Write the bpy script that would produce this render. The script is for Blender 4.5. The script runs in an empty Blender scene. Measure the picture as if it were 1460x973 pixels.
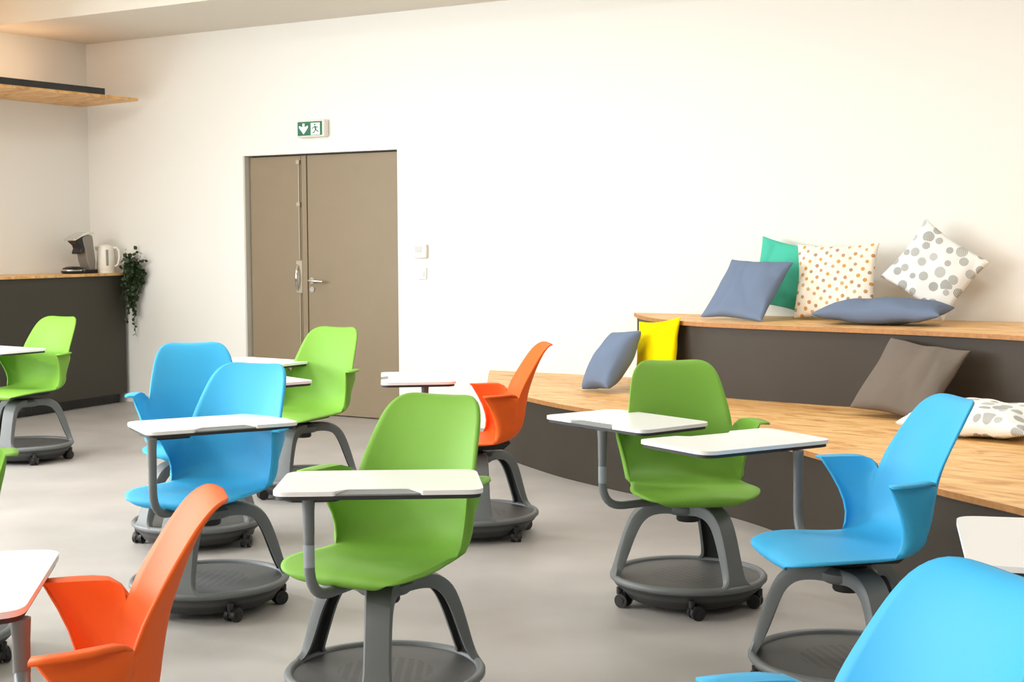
import bpy, bmesh, math, random
from mathutils import Vector, Matrix, noise
from mathutils.geometry import interpolate_bezier

PI = math.pi
R_ = math.radians
scn = bpy.context.scene
COL = scn.collection
random.seed(7)

# ------------------------------------------------------------------ frame of the room
WA = R_(-31.284)                      # direction of the long white wall
E_ = Vector((math.cos(WA), math.sin(WA), 0))       # along the wall
N_ = Vector((-math.sin(WA), math.cos(WA), 0))      # into the wall
DW = 8.525                            # distance of the wall from the origin


def W(s, d, z=0.0):
    """point s metres along the long wall, d metres in front of it, z above the floor"""
    return E_ * s + N_ * (DW - d) + Vector((0, 0, z))


def Wv(s, d, z=0.0):
    return E_ * s - N_ * d + Vector((0, 0, z))


WROT = Matrix((( E_.x, -N_.x, 0), (E_.y, -N_.y, 0), (0, 0, 1))).to_4x4()   # cols: s, d, z (left-handed: used via W only)

# ------------------------------------------------------------------ materials


def lin(c):
    c = c / 255.0
    return c / 12.92 if c <= 0.04045 else ((c + 0.055) / 1.055) ** 2.4


def rgb(r, g, b):
    return (lin(r), lin(g), lin(b), 1.0)


def mat(name, col, rough=0.5, metal=0.0, spec=0.5, bump=0.0, bscale=200.0, vary=0.0, vscale=6.0, coat=0.0):
    m = bpy.data.materials.new(name)
    m.use_nodes = True
    nt = m.node_tree
    b = nt.nodes['Principled BSDF']
    b.inputs['Base Color'].default_value = col
    b.inputs['Roughness'].default_value = rough
    b.inputs['Metallic'].default_value = metal
    b.inputs['Specular IOR Level'].default_value = spec
    b.inputs['Coat Weight'].default_value = coat
    tc = nt.nodes.new('ShaderNodeTexCoord')
    if vary > 0:
        n = nt.nodes.new('ShaderNodeTexNoise')
        n.inputs['Scale'].default_value = vscale
        n.inputs['Detail'].default_value = 6
        nt.links.new(tc.outputs['Object'], n.inputs['Vector'])
        cr = nt.nodes.new('ShaderNodeValToRGB')
        cr.color_ramp.elements[0].position = 0.3
        cr.color_ramp.elements[1].position = 0.7
        cr.color_ramp.elements[0].color = tuple(c * (1 - vary) for c in col[:3]) + (1,)
        cr.color_ramp.elements[1].color = tuple(min(1, c * (1 + vary)) for c in col[:3]) + (1,)
        nt.links.new(n.outputs['Fac'], cr.inputs['Fac'])
        nt.links.new(cr.outputs['Color'], b.inputs['Base Color'])
    if bump > 0:
        n2 = nt.nodes.new('ShaderNodeTexNoise')
        n2.inputs['Scale'].default_value = bscale
        n2.inputs['Detail'].default_value = 3
        nt.links.new(tc.outputs['Object'], n2.inputs['Vector'])
        bp = nt.nodes.new('ShaderNodeBump')
        bp.inputs['Strength'].default_value = bump
        bp.inputs['Distance'].default_value = 0.002
        nt.links.new(n2.outputs['Fac'], bp.inputs['Height'])
        nt.links.new(bp.outputs['Normal'], b.inputs['Normal'])
    return m


def plywood(name, angle, c0, c1, c2):
    m = bpy.data.materials.new(name)
    m.use_nodes = True
    nt = m.node_tree
    L = nt.links
    b = nt.nodes['Principled BSDF']
    b.inputs['Roughness'].default_value = 0.45
    tc = nt.nodes.new('ShaderNodeTexCoord')
    mp = nt.nodes.new('ShaderNodeMapping')
    mp.inputs['Rotation'].default_value = (0, 0, angle)
    L.new(tc.outputs['Object'], mp.inputs['Vector'])
    mp2 = nt.nodes.new('ShaderNodeMapping')
    mp2.inputs['Scale'].default_value = (2.2, 7.5, 7.5)
    L.new(mp.outputs['Vector'], mp2.inputs['Vector'])
    n = nt.nodes.new('ShaderNodeTexNoise')
    n.inputs['Scale'].default_value = 1.5
    n.inputs['Detail'].default_value = 8
    n.inputs['Roughness'].default_value = 0.62
    n.inputs['Distortion'].default_value = 1.4
    L.new(mp2.outputs['Vector'], n.inputs['Vector'])
    cr = nt.nodes.new('ShaderNodeValToRGB')
    cr.color_ramp.elements[0].position = 0.30
    cr.color_ramp.elements[0].color = c0
    cr.color_ramp.elements[1].position = 0.70
    cr.color_ramp.elements[1].color = c2
    e = cr.color_ramp.elements.new(0.48)
    e.color = c1
    L.new(n.outputs['Fac'], cr.inputs['Fac'])
    # knots
    mp3 = nt.nodes.new('ShaderNodeMapping')
    mp3.inputs['Scale'].default_value = (0.9, 2.1, 1)
    L.new(mp.outputs['Vector'], mp3.inputs['Vector'])
    v = nt.nodes.new('ShaderNodeTexVoronoi')
    v.inputs['Scale'].default_value = 1.4
    L.new(mp3.outputs['Vector'], v.inputs['Vector'])
    kr = nt.nodes.new('ShaderNodeMapRange')
    kr.inputs['From Min'].default_value = 0.02
    kr.inputs['From Max'].default_value = 0.10
    kr.inputs['To Min'].default_value = 0.75
    kr.inputs['To Max'].default_value = 0.0
    L.new(v.outputs['Distance'], kr.inputs['Value'])
    mx = nt.nodes.new('ShaderNodeMixRGB')
    mx.inputs['Color2'].default_value = (c0[0] * .35, c0[1] * .28, c0[2] * .25, 1)
    L.new(kr.outputs['Result'], mx.inputs['Fac'])
    L.new(cr.outputs['Color'], mx.inputs['Color1'])
    L.new(mx.outputs['Color'], b.inputs['Base Color'])
    return m


def dots(name, base, scale, rmin, rmax, jitter, cols, stripes=False):
    """round dots printed on cloth; cell colour picks radius and ink"""
    m = bpy.data.materials.new(name)
    m.use_nodes = True
    nt = m.node_tree
    L = nt.links
    b = nt.nodes['Principled BSDF']
    b.inputs['Roughness'].default_value = 0.9
    b.inputs['Specular IOR Level'].default_value = 0.1
    tc = nt.nodes.new('ShaderNodeTexCoord')
    mp = nt.nodes.new('ShaderNodeMapping')
    mp.inputs['Rotation'].default_value = (0, 0, 0.6)
    L.new(tc.outputs['Object'], mp.inputs['Vector'])
    v = nt.nodes.new('ShaderNodeTexVoronoi')
    v.voronoi_dimensions = '2D'
    v.inputs['Scale'].default_value = scale
    v.inputs['Randomness'].default_value = jitter
    L.new(mp.outputs['Vector'], v.inputs['Vector'])
    sep = nt.nodes.new('ShaderNodeSeparateColor')
    L.new(v.outputs['Color'], sep.inputs['Color'])
    mr = nt.nodes.new('ShaderNodeMapRange')
    mr.inputs['To Min'].default_value = rmin
    mr.inputs['To Max'].default_value = rmax
    L.new(sep.outputs['Red'], mr.inputs['Value'])
    lt = nt.nodes.new('ShaderNodeMath')
    lt.operation = 'LESS_THAN'
    L.new(v.outputs['Distance'], lt.inputs[0])
    L.new(mr.outputs['Result'], lt.inputs[1])
    cr = nt.nodes.new('ShaderNodeValToRGB')
    cr.color_ramp.interpolation = 'CONSTANT'
    els = cr.color_ramp.elements
    els[0].color = cols[0]
    els[1].position = 1.0 / len(cols)
    els[1].color = cols[1 % len(cols)]
    for i in range(2, len(cols)):
        q = els.new(i / len(cols))
        q.color = cols[i]
    L.new(sep.outputs['Green'], cr.inputs['Fac'])
    fac = lt.outputs[0]
    if stripes:
        w = nt.nodes.new('ShaderNodeTexWave')
        w.inputs['Scale'].default_value = 55
        w.bands_direction = 'DIAGONAL'
        L.new(tc.outputs['Object'], w.inputs['Vector'])
        sm = nt.nodes.new('ShaderNodeMapRange')
        sm.inputs['To Min'].default_value = 0.55
        sm.inputs['To Max'].default_value = 1.0
        L.new(w.outputs['Fac'], sm.inputs['Value'])
        mu = nt.nodes.new('ShaderNodeMath')
        mu.operation = 'MULTIPLY'
        L.new(fac, mu.inputs[0])
        L.new(sm.outputs['Result'], mu.inputs[1])
        fac = mu.outputs[0]
    mx = nt.nodes.new('ShaderNodeMixRGB')
    mx.inputs['Color1'].default_value = base
    L.new(cr.outputs['Color'], mx.inputs['Color2'])
    L.new(fac, mx.inputs['Fac'])
    L.new(mx.outputs['Color'], b.inputs['Base Color'])
    return m


def tray_mat():
    """dark tray plastic with rows of drain slots in the middle"""
    m = bpy.data.materials.new('tray_plastic')
    m.use_nodes = True
    nt = m.node_tree
    L = nt.links
    b = nt.nodes['Principled BSDF']
    b.inputs['Roughness'].default_value = 0.55
    tc = nt.nodes.new('ShaderNodeTexCoord')
    sx = nt.nodes.new('ShaderNodeSeparateXYZ')
    L.new(tc.outputs['Object'], sx.inputs['Vector'])

    def math_(op, a, bb):
        n = nt.nodes.new('ShaderNodeMath')
        n.operation = op
        for i, q in enumerate((a, bb)):
            if isinstance(q, (int, float)):
                n.inputs[i].default_value = q
            else:
                L.new(q, n.inputs[i])
        return n.outputs[0]
    fx = math_('FRACT', math_('MULTIPLY', sx.outputs['X'], 62.0), 0)
    fy = math_('FRACT', math_('MULTIPLY', sx.outputs['Y'], 34.0), 0)
    hx = math_('LESS_THAN', fx, 0.42)
    hy = math_('LESS_THAN', fy, 0.62)
    r2 = math_('ADD', math_('MULTIPLY', sx.outputs['X'], sx.outputs['X']), math_('MULTIPLY', sx.outputs['Y'], sx.outputs['Y']))
    inr = math_('LESS_THAN', r2, 0.135 ** 2)
    f = math_('MULTIPLY', math_('MULTIPLY', hx, hy), inr)
    mx = nt.nodes.new('ShaderNodeMixRGB')
    mx.inputs['Color1'].default_value = rgb(76, 77, 76)
    mx.inputs['Color2'].default_value = rgb(40, 41, 42)
    L.new(f, mx.inputs['Fac'])
    L.new(mx.outputs['Color'], b.inputs['Base Color'])
    return m


M = {}
M['wall'] = mat('wall_paint', rgb(238, 237, 232), 0.85, bump=0.05, bscale=300)
M['ceil'] = mat('ceiling_paint', rgb(222, 216, 204), 0.9)
M['trimw'] = mat('white_trim', rgb(236, 234, 228), 0.5)
M['floor'] = mat('grey_vinyl', rgb(170, 166, 162), 0.45, spec=0.45, vary=0.10, vscale=2.2)
M['door'] = mat('taupe_door', rgb(140, 124, 99), 0.5, vary=0.02)
M['doordark'] = mat('gap_shade', rgb(70, 62, 48), 0.6)
M['reveal'] = mat('door_frame_grey', rgb(200, 198, 188), 0.5)
M['steel'] = mat('brushed_steel', rgb(190, 186, 176), 0.32, metal=0.85)
M['fascia'] = mat('dark_brown_panel', rgb(55, 47, 36), 0.6, vary=0.06, vscale=3)
M['counter'] = mat('counter_panel', rgb(58, 55, 45), 0.6)
M['black'] = mat('black_plastic', rgb(28, 27, 27), 0.4)
M['ply'] = plywood('plywood', WA * -1 + 0.15, rgb(186, 122, 60), rgb(226, 176, 110), rgb(242, 204, 142))
M['plyedge'] = mat('plywood_edge', rgb(176, 124, 70), 0.6, vary=0.15, vscale=40)
M['green'] = mat('green_plastic', rgb(122, 174, 64), 0.56, spec=0.32, bump=0.06, bscale=700)
M['blue'] = mat('blue_plastic', rgb(60, 174, 226), 0.56, spec=0.32, bump=0.06, bscale=700)
M['orange'] = mat('orange_plastic', rgb(240, 98, 24), 0.6, spec=0.32, bump=0.06, bscale=700)
M['grey'] = mat('grey_frame_plastic', rgb(106, 110, 111), 0.45, spec=0.5, bump=0.08, bscale=900)
M['greyin'] = mat('dark_plastic_leg_shade', rgb(44, 45, 45), 0.6)  # dark plastic; on the leg insides it also carries shade
M['bowl'] = mat('charcoal_bowl', rgb(58, 59, 60), 0.55)
M['tray'] = tray_mat()
M['white'] = mat('white_laminate', rgb(244, 244, 244), 0.3, spec=0.5)
M['lip'] = mat('pale_grey_plastic', rgb(126, 130, 129), 0.5)
M['clear'] = mat('clear_sticker', rgb(150, 158, 164), 0.2)
M['bolt'] = mat('bolt_paint', rgb(172, 162, 142), 0.4, metal=0.3)
M['cu_slate'] = mat('slate_blue_cotton', rgb(114, 129, 154), 0.95, spec=0.1, bump=0.25, bscale=900)
M['cu_teal'] = mat('teal_cotton', rgb(82, 194, 168), 0.95, spec=0.1, bump=0.25, bscale=900)
M['cu_yellow'] = mat('yellow_cotton', rgb(250, 226, 4), 0.95, spec=0.1, bump=0.25, bscale=900)
M['cu_grey'] = mat('grey_cotton', rgb(116, 107, 98), 0.95, spec=0.1, bump=0.25, bscale=900)
M['cu_dots'] = dots('small_tan_dots', rgb(244, 236, 220), 21, 0.20, 0.25, 0.3, [rgb(196, 150, 104), rgb(214, 160, 84), rgb(176, 148, 122), rgb(206, 172, 120)])
M['cu_spots'] = dots('large_grey_spots', rgb(240, 240, 236), 13, 0.20, 0.44, 0.6, [rgb(160, 162, 158), rgb(176, 178, 174), rgb(150, 152, 148)], stripes=True)
M['leaf'] = mat('ivy_leaf', rgb(42, 62, 30), 0.55, vary=0.5, vscale=30)
M['stem'] = mat('ivy_stem', rgb(66, 70, 40), 0.7)
M['kettle'] = mat('cream_plastic', rgb(236, 232, 220), 0.35)
M['smoke'] = mat('smoked_window', rgb(140, 140, 134), 0.2)
M['cmgrey'] = mat('silver_grey_plastic', rgb(140, 134, 126), 0.4, metal=0.2)
M['chrome'] = mat('chrome', rgb(225, 225, 225), 0.12, metal=1.0)
M['signgreen'] = mat('sign_green', rgb(0, 108, 72), 0.4)
M['signwhite'] = mat('sign_white', rgb(245, 248, 245), 0.4)
M['casewhite'] = mat('case_white', rgb(232, 230, 224), 0.4)
M['casegrey'] = mat('case_grey', rgb(200, 201, 197), 0.5)
M['glass'] = mat('window_pane', rgb(200, 215, 230), 0.1)
lamp_m = bpy.data.materials.new('lamp_diffuser')
lamp_m.use_nodes = True
_b = lamp_m.node_tree.nodes['Principled BSDF']
_b.inputs['Base Color'].default_value = (0.9, 0.9, 0.88, 1)
_b.inputs['Emission Color'].default_value = (1, 0.95, 0.86, 1)
_b.inputs['Emission Strength'].default_value = 3.0
M['lamp'] = lamp_m
led_m = bpy.data.materials.new('warm_led')
led_m.use_nodes = True
_b = led_m.node_tree.nodes['Principled BSDF']
_b.inputs['Emission Color'].default_value = (1, 0.72, 0.45, 1)
_b.inputs['Emission Strength'].default_value = 2.5
M['led'] = led_m

# ------------------------------------------------------------------ object helpers


def obj(name, bm, m, parent=None, smooth=True, angle=35, bevel=0.0, seg=2):
    me = bpy.data.meshes.new(name)
    bmesh.ops.recalc_face_normals(bm, faces=bm.faces[:])
    bm.to_mesh(me)
    bm.free()
    mats = m if isinstance(m, (list, tuple)) else [m]
    for k in mats:
        me.materials.append(k)
    if smooth:
        for p in me.polygons:
            p.use_smooth = True
        me.set_sharp_from_angle(angle=R_(angle))
    o = bpy.data.objects.new(name, me)
    COL.objects.link(o)
    if parent:
        o.parent = parent
    if bevel > 0:
        bv = o.modifiers.new('bevel', 'BEVEL')
        bv.width = bevel
        bv.segments = seg
        bv.limit_method = 'ANGLE'
        bv.angle_limit = R_(40)
    return o


def empty(name, loc=(0, 0, 0), rz=0.0):
    o = bpy.data.objects.new(name, None)
    COL.objects.link(o)
    o.location = loc
    o.rotation_euler = (0, 0, rz)
    o.empty_display_size = 0.1
    return o


def tag(o, label, cat, group=None):
    o['label'] = label
    o['category'] = cat
    if group:
        o['group'] = group
    return o


def struct(o):
    o['kind'] = 'structure'
    return o


def B():
    return bmesh.new()


def hexa(bm, pts):
    """pts: 8 points, bottom loop then top loop"""
    v = [bm.verts.new(p) for p in pts]
    for f in ((3, 2, 1, 0), (4, 5, 6, 7), (0, 1, 5, 4), (1, 2, 6, 5), (2, 3, 7, 6), (3, 0, 4, 7)):
        bm.faces.new([v[i] for i in f])
    return v


def box(bm, x0, x1, y0, y1, z0, z1, T=None):
    P = [Vector(p) for p in ((x0, y0, z0), (x1, y0, z0), (x1, y1, z0), (x0, y1, z0), (x0, y0, z1), (x1, y0, z1), (x1, y1, z1), (x0, y1, z1))]
    if T is not None:
        P = [T @ p for p in P]
    return hexa(bm, P)


def wbox(bm, s0, s1, d0, d1, z0, z1):
    return hexa(bm, [W(s, d, z) for z in (z0, z1) for s, d in ((s0, d0), (s1, d0), (s1, d1), (s0, d1))])


def lathe(bm, prof, n=48, c=(0, 0), mi=None, closed=False):
    rings = []
    for r, z in prof:
        rings.append([bm.verts.new((c[0] + r * math.cos(2 * PI * k / n), c[1] + r * math.sin(2 * PI * k / n), z)) for k in range(n)])
    for i in range(len(rings) - 1):
        for k in range(n):
            f = bm.faces.new((rings[i][k], rings[i][(k + 1) % n], rings[i + 1][(k + 1) % n], rings[i + 1][k]))
            if mi:
                f.material_index = mi[i]
    if not closed:
        if prof[0][0] > 1e-6:
            bm.faces.new(rings[0][::-1])
        if prof[-1][0] > 1e-6:
            bm.faces.new(rings[-1])
    else:
        for k in range(n):
            f = bm.faces.new((rings[-1][k], rings[-1][(k + 1) % n], rings[0][(k + 1) % n], rings[0][k]))
    return rings


def tube(bm, pts, r, n=12):
    """round tube along pts; r number or list"""
    pts = [Vector(p) for p in pts]
    rs = r if isinstance(r, (list, tuple)) else [r] * len(pts)
    rings = []
    up = Vector((0, 0, 1))
    prev = None
    for i, p in enumerate(pts):
        a = pts[max(0, i - 1)]
        b = pts[min(len(pts) - 1, i + 1)]
        t = (b - a).normalized()
        if prev is None:
            x = t.orthogonal().normalized()
        else:
            x = (prev - t * prev.dot(t)).normalized()
        prev = x
        y = t.cross(x)
        rings.append([bm.verts.new(p + (x * math.cos(2 * PI * k / n) + y * math.sin(2 * PI * k / n)) * rs[i]) for k in range(n)])
    for i in range(len(rings) - 1):
        for k in range(n):
            bm.faces.new((rings[i][k], rings[i][(k + 1) % n], rings[i + 1][(k + 1) % n], rings[i + 1][k]))
    bm.faces.new(rings[0][::-1])
    bm.faces.new(rings[-1])


def prism(bm, poly, z0, z1, T=None):
    lo = [Vector((x, y, z0)) for x, y in poly]
    hi = [Vector((x, y, z1)) for x, y in poly]
    if T is not None:
        lo = [T @ p for p in lo]
        hi = [T @ p for p in hi]
    a = [bm.verts.new(p) for p in lo]
    b = [bm.verts.new(p) for p in hi]
    n = len(poly)
    bm.faces.new(a[::-1])
    bm.faces.new(b)
    for i in range(n):
        bm.faces.new((a[i], a[(i + 1) % n], b[(i + 1) % n], b[i]))


def cyl(bm, c, r, h, axis='z', n=24):
    T = Matrix.Translation(c)
    if axis == 'x':
        T = T @ Matrix.Rotation(PI / 2, 4, 'Y')
    if axis == 'y':
        T = T @ Matrix.Rotation(PI / 2, 4, 'X')
    bmesh.ops.create_cone(bm, cap_ends=True, segments=n, radius1=r, radius2=r, depth=h, matrix=T)


def crom(P, n):
    """Catmull-Rom resample of tuples"""
    out = []
    k = len(P)
    for i in range(k - 1):
        p0 = P[max(0, i - 1)]
        p1 = P[i]
        p2 = P[i + 1]
        p3 = P[min(k - 1, i + 2)]
        for j in range(n):
            t = j / n
            out.append(tuple(0.5 * ((2 * b) + (-a + c) * t + (2 * a - 5 * b + 4 * c - d) * t * t + (-a + 3 * b - 3 * c + d) * t ** 3)
                             for a, b, c, d in zip(p0, p1, p2, p3)))
    out.append(tuple(P[-1]))
    return out


def bez2(a, c, b, t):
    return a * (1 - t) ** 2 + c * 2 * t * (1 - t) + b * t * t


# ------------------------------------------------------------------ THE ROOM
ZC = 2.955       # bulkhead under the ceiling along the long wall
ZC2 = 3.16       # ceiling of the room
S0, S1, D1 = -9.30, 5.0, 12.5

# long wall with the door opening
DS0, DS1, DH = -7.605, -6.142, 1.978
bm = B()
wbox(bm, S0 - .2, DS0, 0, -.2, 0, ZC2 + .1)
wbox(bm, DS1, S1 + .2, 0, -.2, 0, ZC2 + .1)
wbox(bm, DS0, DS1, 0, -.2, DH, ZC2 + .1)
struct(obj('wall_back', bm, M['wall'], smooth=False))
# left wall with a long window opening beyond the counter, unseen and guessed to match the shading
WY0, WY1, WZ0, WZ1 = 4.3, 11.3, 0.9, 2.7
bm = B()
wbox(bm, S0, S0 - .2, 0, WY0, 0, ZC2 + .1)
wbox(bm, S0, S0 - .2, WY1, D1, 0, ZC2 + .1)
wbox(bm, S0, S0 - .2, WY0, WY1, 0, WZ0)
wbox(bm, S0, S0 - .2, WY0, WY1, WZ1, ZC2 + .1)
struct(obj('wall_left', bm, M['wall'], smooth=False))
bm = B()
wbox(bm, S1, S1 + .2, 0, D1, 0, ZC2 + .1)
struct(obj('wall_right', bm, M['wall'], smooth=False))
bm = B()
wbox(bm, S0 - .2, S1 + .2, D1, D1 + .2, 0, ZC2 + .1)
struct(obj('wall_front', bm, M['wall'], smooth=False))
bm = B()
wbox(bm, S0 - .2, S1 + .2, -.2, D1 + .2, -.1, 0)
struct(obj('floor', bm, M['floor'], smooth=False))
bm = B()
wbox(bm, S0 - .2, S1 + .2, -.2, D1 + .2, ZC2, ZC2 + .15)
struct(obj('ceiling', bm, M['ceil'], smooth=False))
bm = B()
wbox(bm, S0, S1, 0, 1.09, ZC, ZC2)
struct(obj('trim_1', bm, M['ceil'], smooth=False))
# baseboards
bm = B()
wbox(bm, S0, DS0 - .001, 0, .014, 0, .066)
wbox(bm, DS1 + .001, -5.36, 0, .014, 0, .066)
struct(obj('baseboard_back', bm, M['trimw'], smooth=False, bevel=.004))
bm = B()
wbox(bm, S0, S0 + .014, 1.9, D1, 0, .066)
struct(obj('baseboard_left', bm, M['trimw'], smooth=False, bevel=.004))
win = struct(empty('unseen_window_1', W(S0, (WY0 + WY1) / 2, WZ0)))  # unseen window, guessed from the direction of the shading


def wpart(name, bm, m, par, **k):
    """part built in world coordinates, parented to an unrotated empty"""
    o = obj(name, bm, m, par, **k)
    o.matrix_parent_inverse = Matrix.Translation(-par.location)
    return o


bm = B()
for a in (WY0, WY0 + 1.73, WY0 + 3.47, WY0 + 5.2, WY1 - .06):
    wbox(bm, S0 - .12, S0 - .05, a, a + .06, WZ0, WZ1)
wbox(bm, S0 - .12, S0 - .05, WY0, WY1, WZ0, WZ0 + .06)
wbox(bm, S0 - .12, S0 - .05, WY0, WY1, WZ1 - .06, WZ1)
wpart('window_frame', bm, M['trimw'], win, smooth=False)
bm = B()
wbox(bm, S0 - .05, S0 + .12, WY0, WY1, WZ0 - .03, WZ0)
wpart('window_sill', bm, M['trimw'], win, smooth=False)

# ------------------------------------------------------------------ DOOR
door = struct(empty('door_1', W((DS0 + DS1) / 2, 0, 0)))
RD = -.052       # leaf face set back in the opening
bm = B()
wbox(bm, DS0 + .0005, DS0 + .014, -.002, -.14, 0.0, DH - .002)
wpart('door_frame', bm, M['reveal'], door, smooth=False)
ML = -7.045      # meeting line of the two leaves
bm = B()
wbox(bm, DS0 + .022, ML - .032, RD, -.1, .008, DH - .012)
wpart('narrow_leaf', bm, M['door'], door, smooth=False, bevel=.002)
bm = B()
wbox(bm, ML + .030, DS1 - .012, RD, -.1, .008, DH - .012)
wpart('wide_leaf', bm, M['door'], door, smooth=False, bevel=.002)
bm = B()
wbox(bm, ML - .024, ML + .024, RD + .006, -.1, .008, DH - .012)
wpart('meeting_strip', bm, M['door'], door, smooth=False, bevel=.002)
bm = B()
wbox(bm, DS0 + .014, DS1 - .002, -.10, -.135, 0.001, DH - .002)
wpart('gap_shade', bm, M['doordark'], door, smooth=False)  # dark sheet behind the leaves; shade of the gaps put into its colour
# vertical bolt rods with guides on the narrow leaf
bm = B()
tube(bm, [W(ML - .045, RD + .010, 1.18), W(ML - .045, RD + .010, DH - .045)], .0035, 8)
tube(bm, [W(ML - .045, RD + .010, .03), W(ML - .045, RD + .010, .93)], .0035, 8)
for z in (DH - .06, 1.60):
    wbox(bm, ML - .06, ML - .03, RD, RD + .024, z - .014, z + .014)
wpart('bolt_rod', bm, M['bolt'], door)
bm = B()
wbox(bm, ML - .082, ML - .022, RD, RD + .012, .925, 1.175)
bp = wpart('latch_plate', bm, M['bolt'], door, bevel=.004)
bm = B()
tube(bm, [W(ML - .062, RD + .012, 1.14), W(ML - .06, RD + .035, 1.10), W(ML - .05, RD + .045, 1.04), W(ML - .058, RD + .035, .98), W(ML - .066, RD + .012, .95)], .009, 10)
wpart('latch_lever', bm, M['chrome'], door)
bm = B()
T0 = W(ML + .072, RD, 1.02)
for z0, r in ((1.022, .024), (.955, .022)):
    c = W(ML + .068, RD + .004, z0)
    vs0 = len(bm.verts)
    bmesh.ops.create_cone(bm, cap_ends=True, segments=20, radius1=r, radius2=r, depth=.010,
                          matrix=Matrix.Translation(c) @ N_.to_track_quat('Z', 'Y').to_matrix().to_4x4())
tube(bm, [W(ML + .068, RD, 1.022), W(ML + .068, RD + .045, 1.022), W(ML + .078, RD + .056, 1.022), W(ML + .19, RD + .056, 1.018), W(ML + .20, RD + .05, 1.016)], .009, 10)
wpart('lever_handle', bm, M['steel'], door)

# ------------------------------------------------------------------ EXIT SIGN
sign = empty('exit_sign', W(-6.89, 0, 2.155))
tag(sign, 'green and white emergency exit sign box on the wall above the brown double door', 'exit sign')
bm = B()
wbox(bm, -7.022, -6.76, .0005, .058, 2.092, 2.218)
case = wpart('sign_case', bm, M['casewhite'], sign, bevel=.01, seg=3)
bm = B()
wbox(bm, -7.008, -6.778, .058, .061, 2.104, 2.206)
wpart('green_panel', bm, M['signgreen'], sign, smooth=False)


def flat(bm, pts, d0, d1):
    a = [bm.verts.new(W(s, d0, z)) for s, z in pts]
    b = [bm.verts.new(W(s, d1, z)) for s, z in pts]
    bm.faces.new(a)
    bm.faces.new(b[::-1])
    n = len(pts)
    for i in range(n):
        bm.faces.new((a[i], a[(i + 1) % n], b[(i + 1) % n], b[i]))


bm = B()
ax, az = -6.951, 2.155
flat(bm, [(ax + u * .043, az + v * .042) for u, v in ((-.24, .92), (.24, .92), (.24, .28), (.98, .55), (.98, .15), (0, -.98), (-.98, .15), (-.98, .55), (-.24, .28))], .061, .0625)
wpart('white_arrow', bm, M['signwhite'], sign, smooth=False)
bm = B()
flat(bm, [(-6.882, 2.107), (-6.797, 2.107), (-6.797, 2.196), (-6.882, 2.196)], .061, .0625)
wpart('white_doorway', bm, M['signwhite'], sign, smooth=False)
bm = B()
px, pz = -6.842, 2.152
k = .042


def limb(pts, w):
    for (u0, v0), (u1, v1) in zip(pts[:-1], pts[1:]):
        dx, dz = u1 - u0, v1 - v0
        l = math.hypot(dx, dz)
        ox, oz = -dz / l * w, dx / l * w
        flat(bm, [(px + k * (u0 + ox), pz + k * (v0 + oz)), (px + k * (u1 + ox), pz + k * (v1 + oz)), (px + k * (u1 - ox), pz + k * (v1 - oz)), (px + k * (u0 - ox), pz + k * (v0 - oz))], .0625, .0635)


flat(bm, [(px + k * (-.02 + .17 * math.cos(a * PI / 6)), pz + k * (.72 + .17 * math.sin(a * PI / 6))) for a in range(12)], .0625, .0635)
limb([(.0, .42), (.18, -.12)], .17)
limb([(-.02, .40), (-.42, .22), (-.62, -.04)], .07)
limb([(.1, .40), (.45, .20), (.68, .36)], .07)
limb([(.18, -.1), (.45, -.42), (.82, -.46)], .09)
limb([(.14, -.12), (-.12, -.58), (-.55, -.72)], .09)
wpart('running_figure', bm, M['signgreen'], sign, smooth=False)

# wall controls
th = empty('wall_thermostat', W(-5.93, 0, 1.245))
tag(th, 'small pale grey square control box on the white wall right of the door', 'thermostat')
bm = B()
wbox(bm, -5.985, -5.878, .0005, .028, 1.197, 1.293)
wpart('control_case', bm, M['casewhite'], th, bevel=.006)
bm = B()
wbox(bm, -5.972, -5.915, .028, .030, 1.235, 1.282)
wpart('control_display', bm, M['casegrey'], th, smooth=False)
sw = empty('light_switch', W(-5.93, 0, 1.085))
tag(sw, 'small white wall switch plate just below the pale grey control box', 'switch')
bm = B()
wbox(bm, -5.972, -5.888, .0005, .010, 1.045, 1.127)
wpart('switch_plate', bm, M['casewhite'], sw, bevel=.003)
bm = B()
wbox(bm, -5.954, -5.906, .010, .016, 1.063, 1.109)
wpart('switch_rocker', bm, M['signwhite'], sw, bevel=.003)

# ------------------------------------------------------------------ TIERED PLYWOOD SEATING
ZL, ZU, PT = .415, .843, .024


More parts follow.
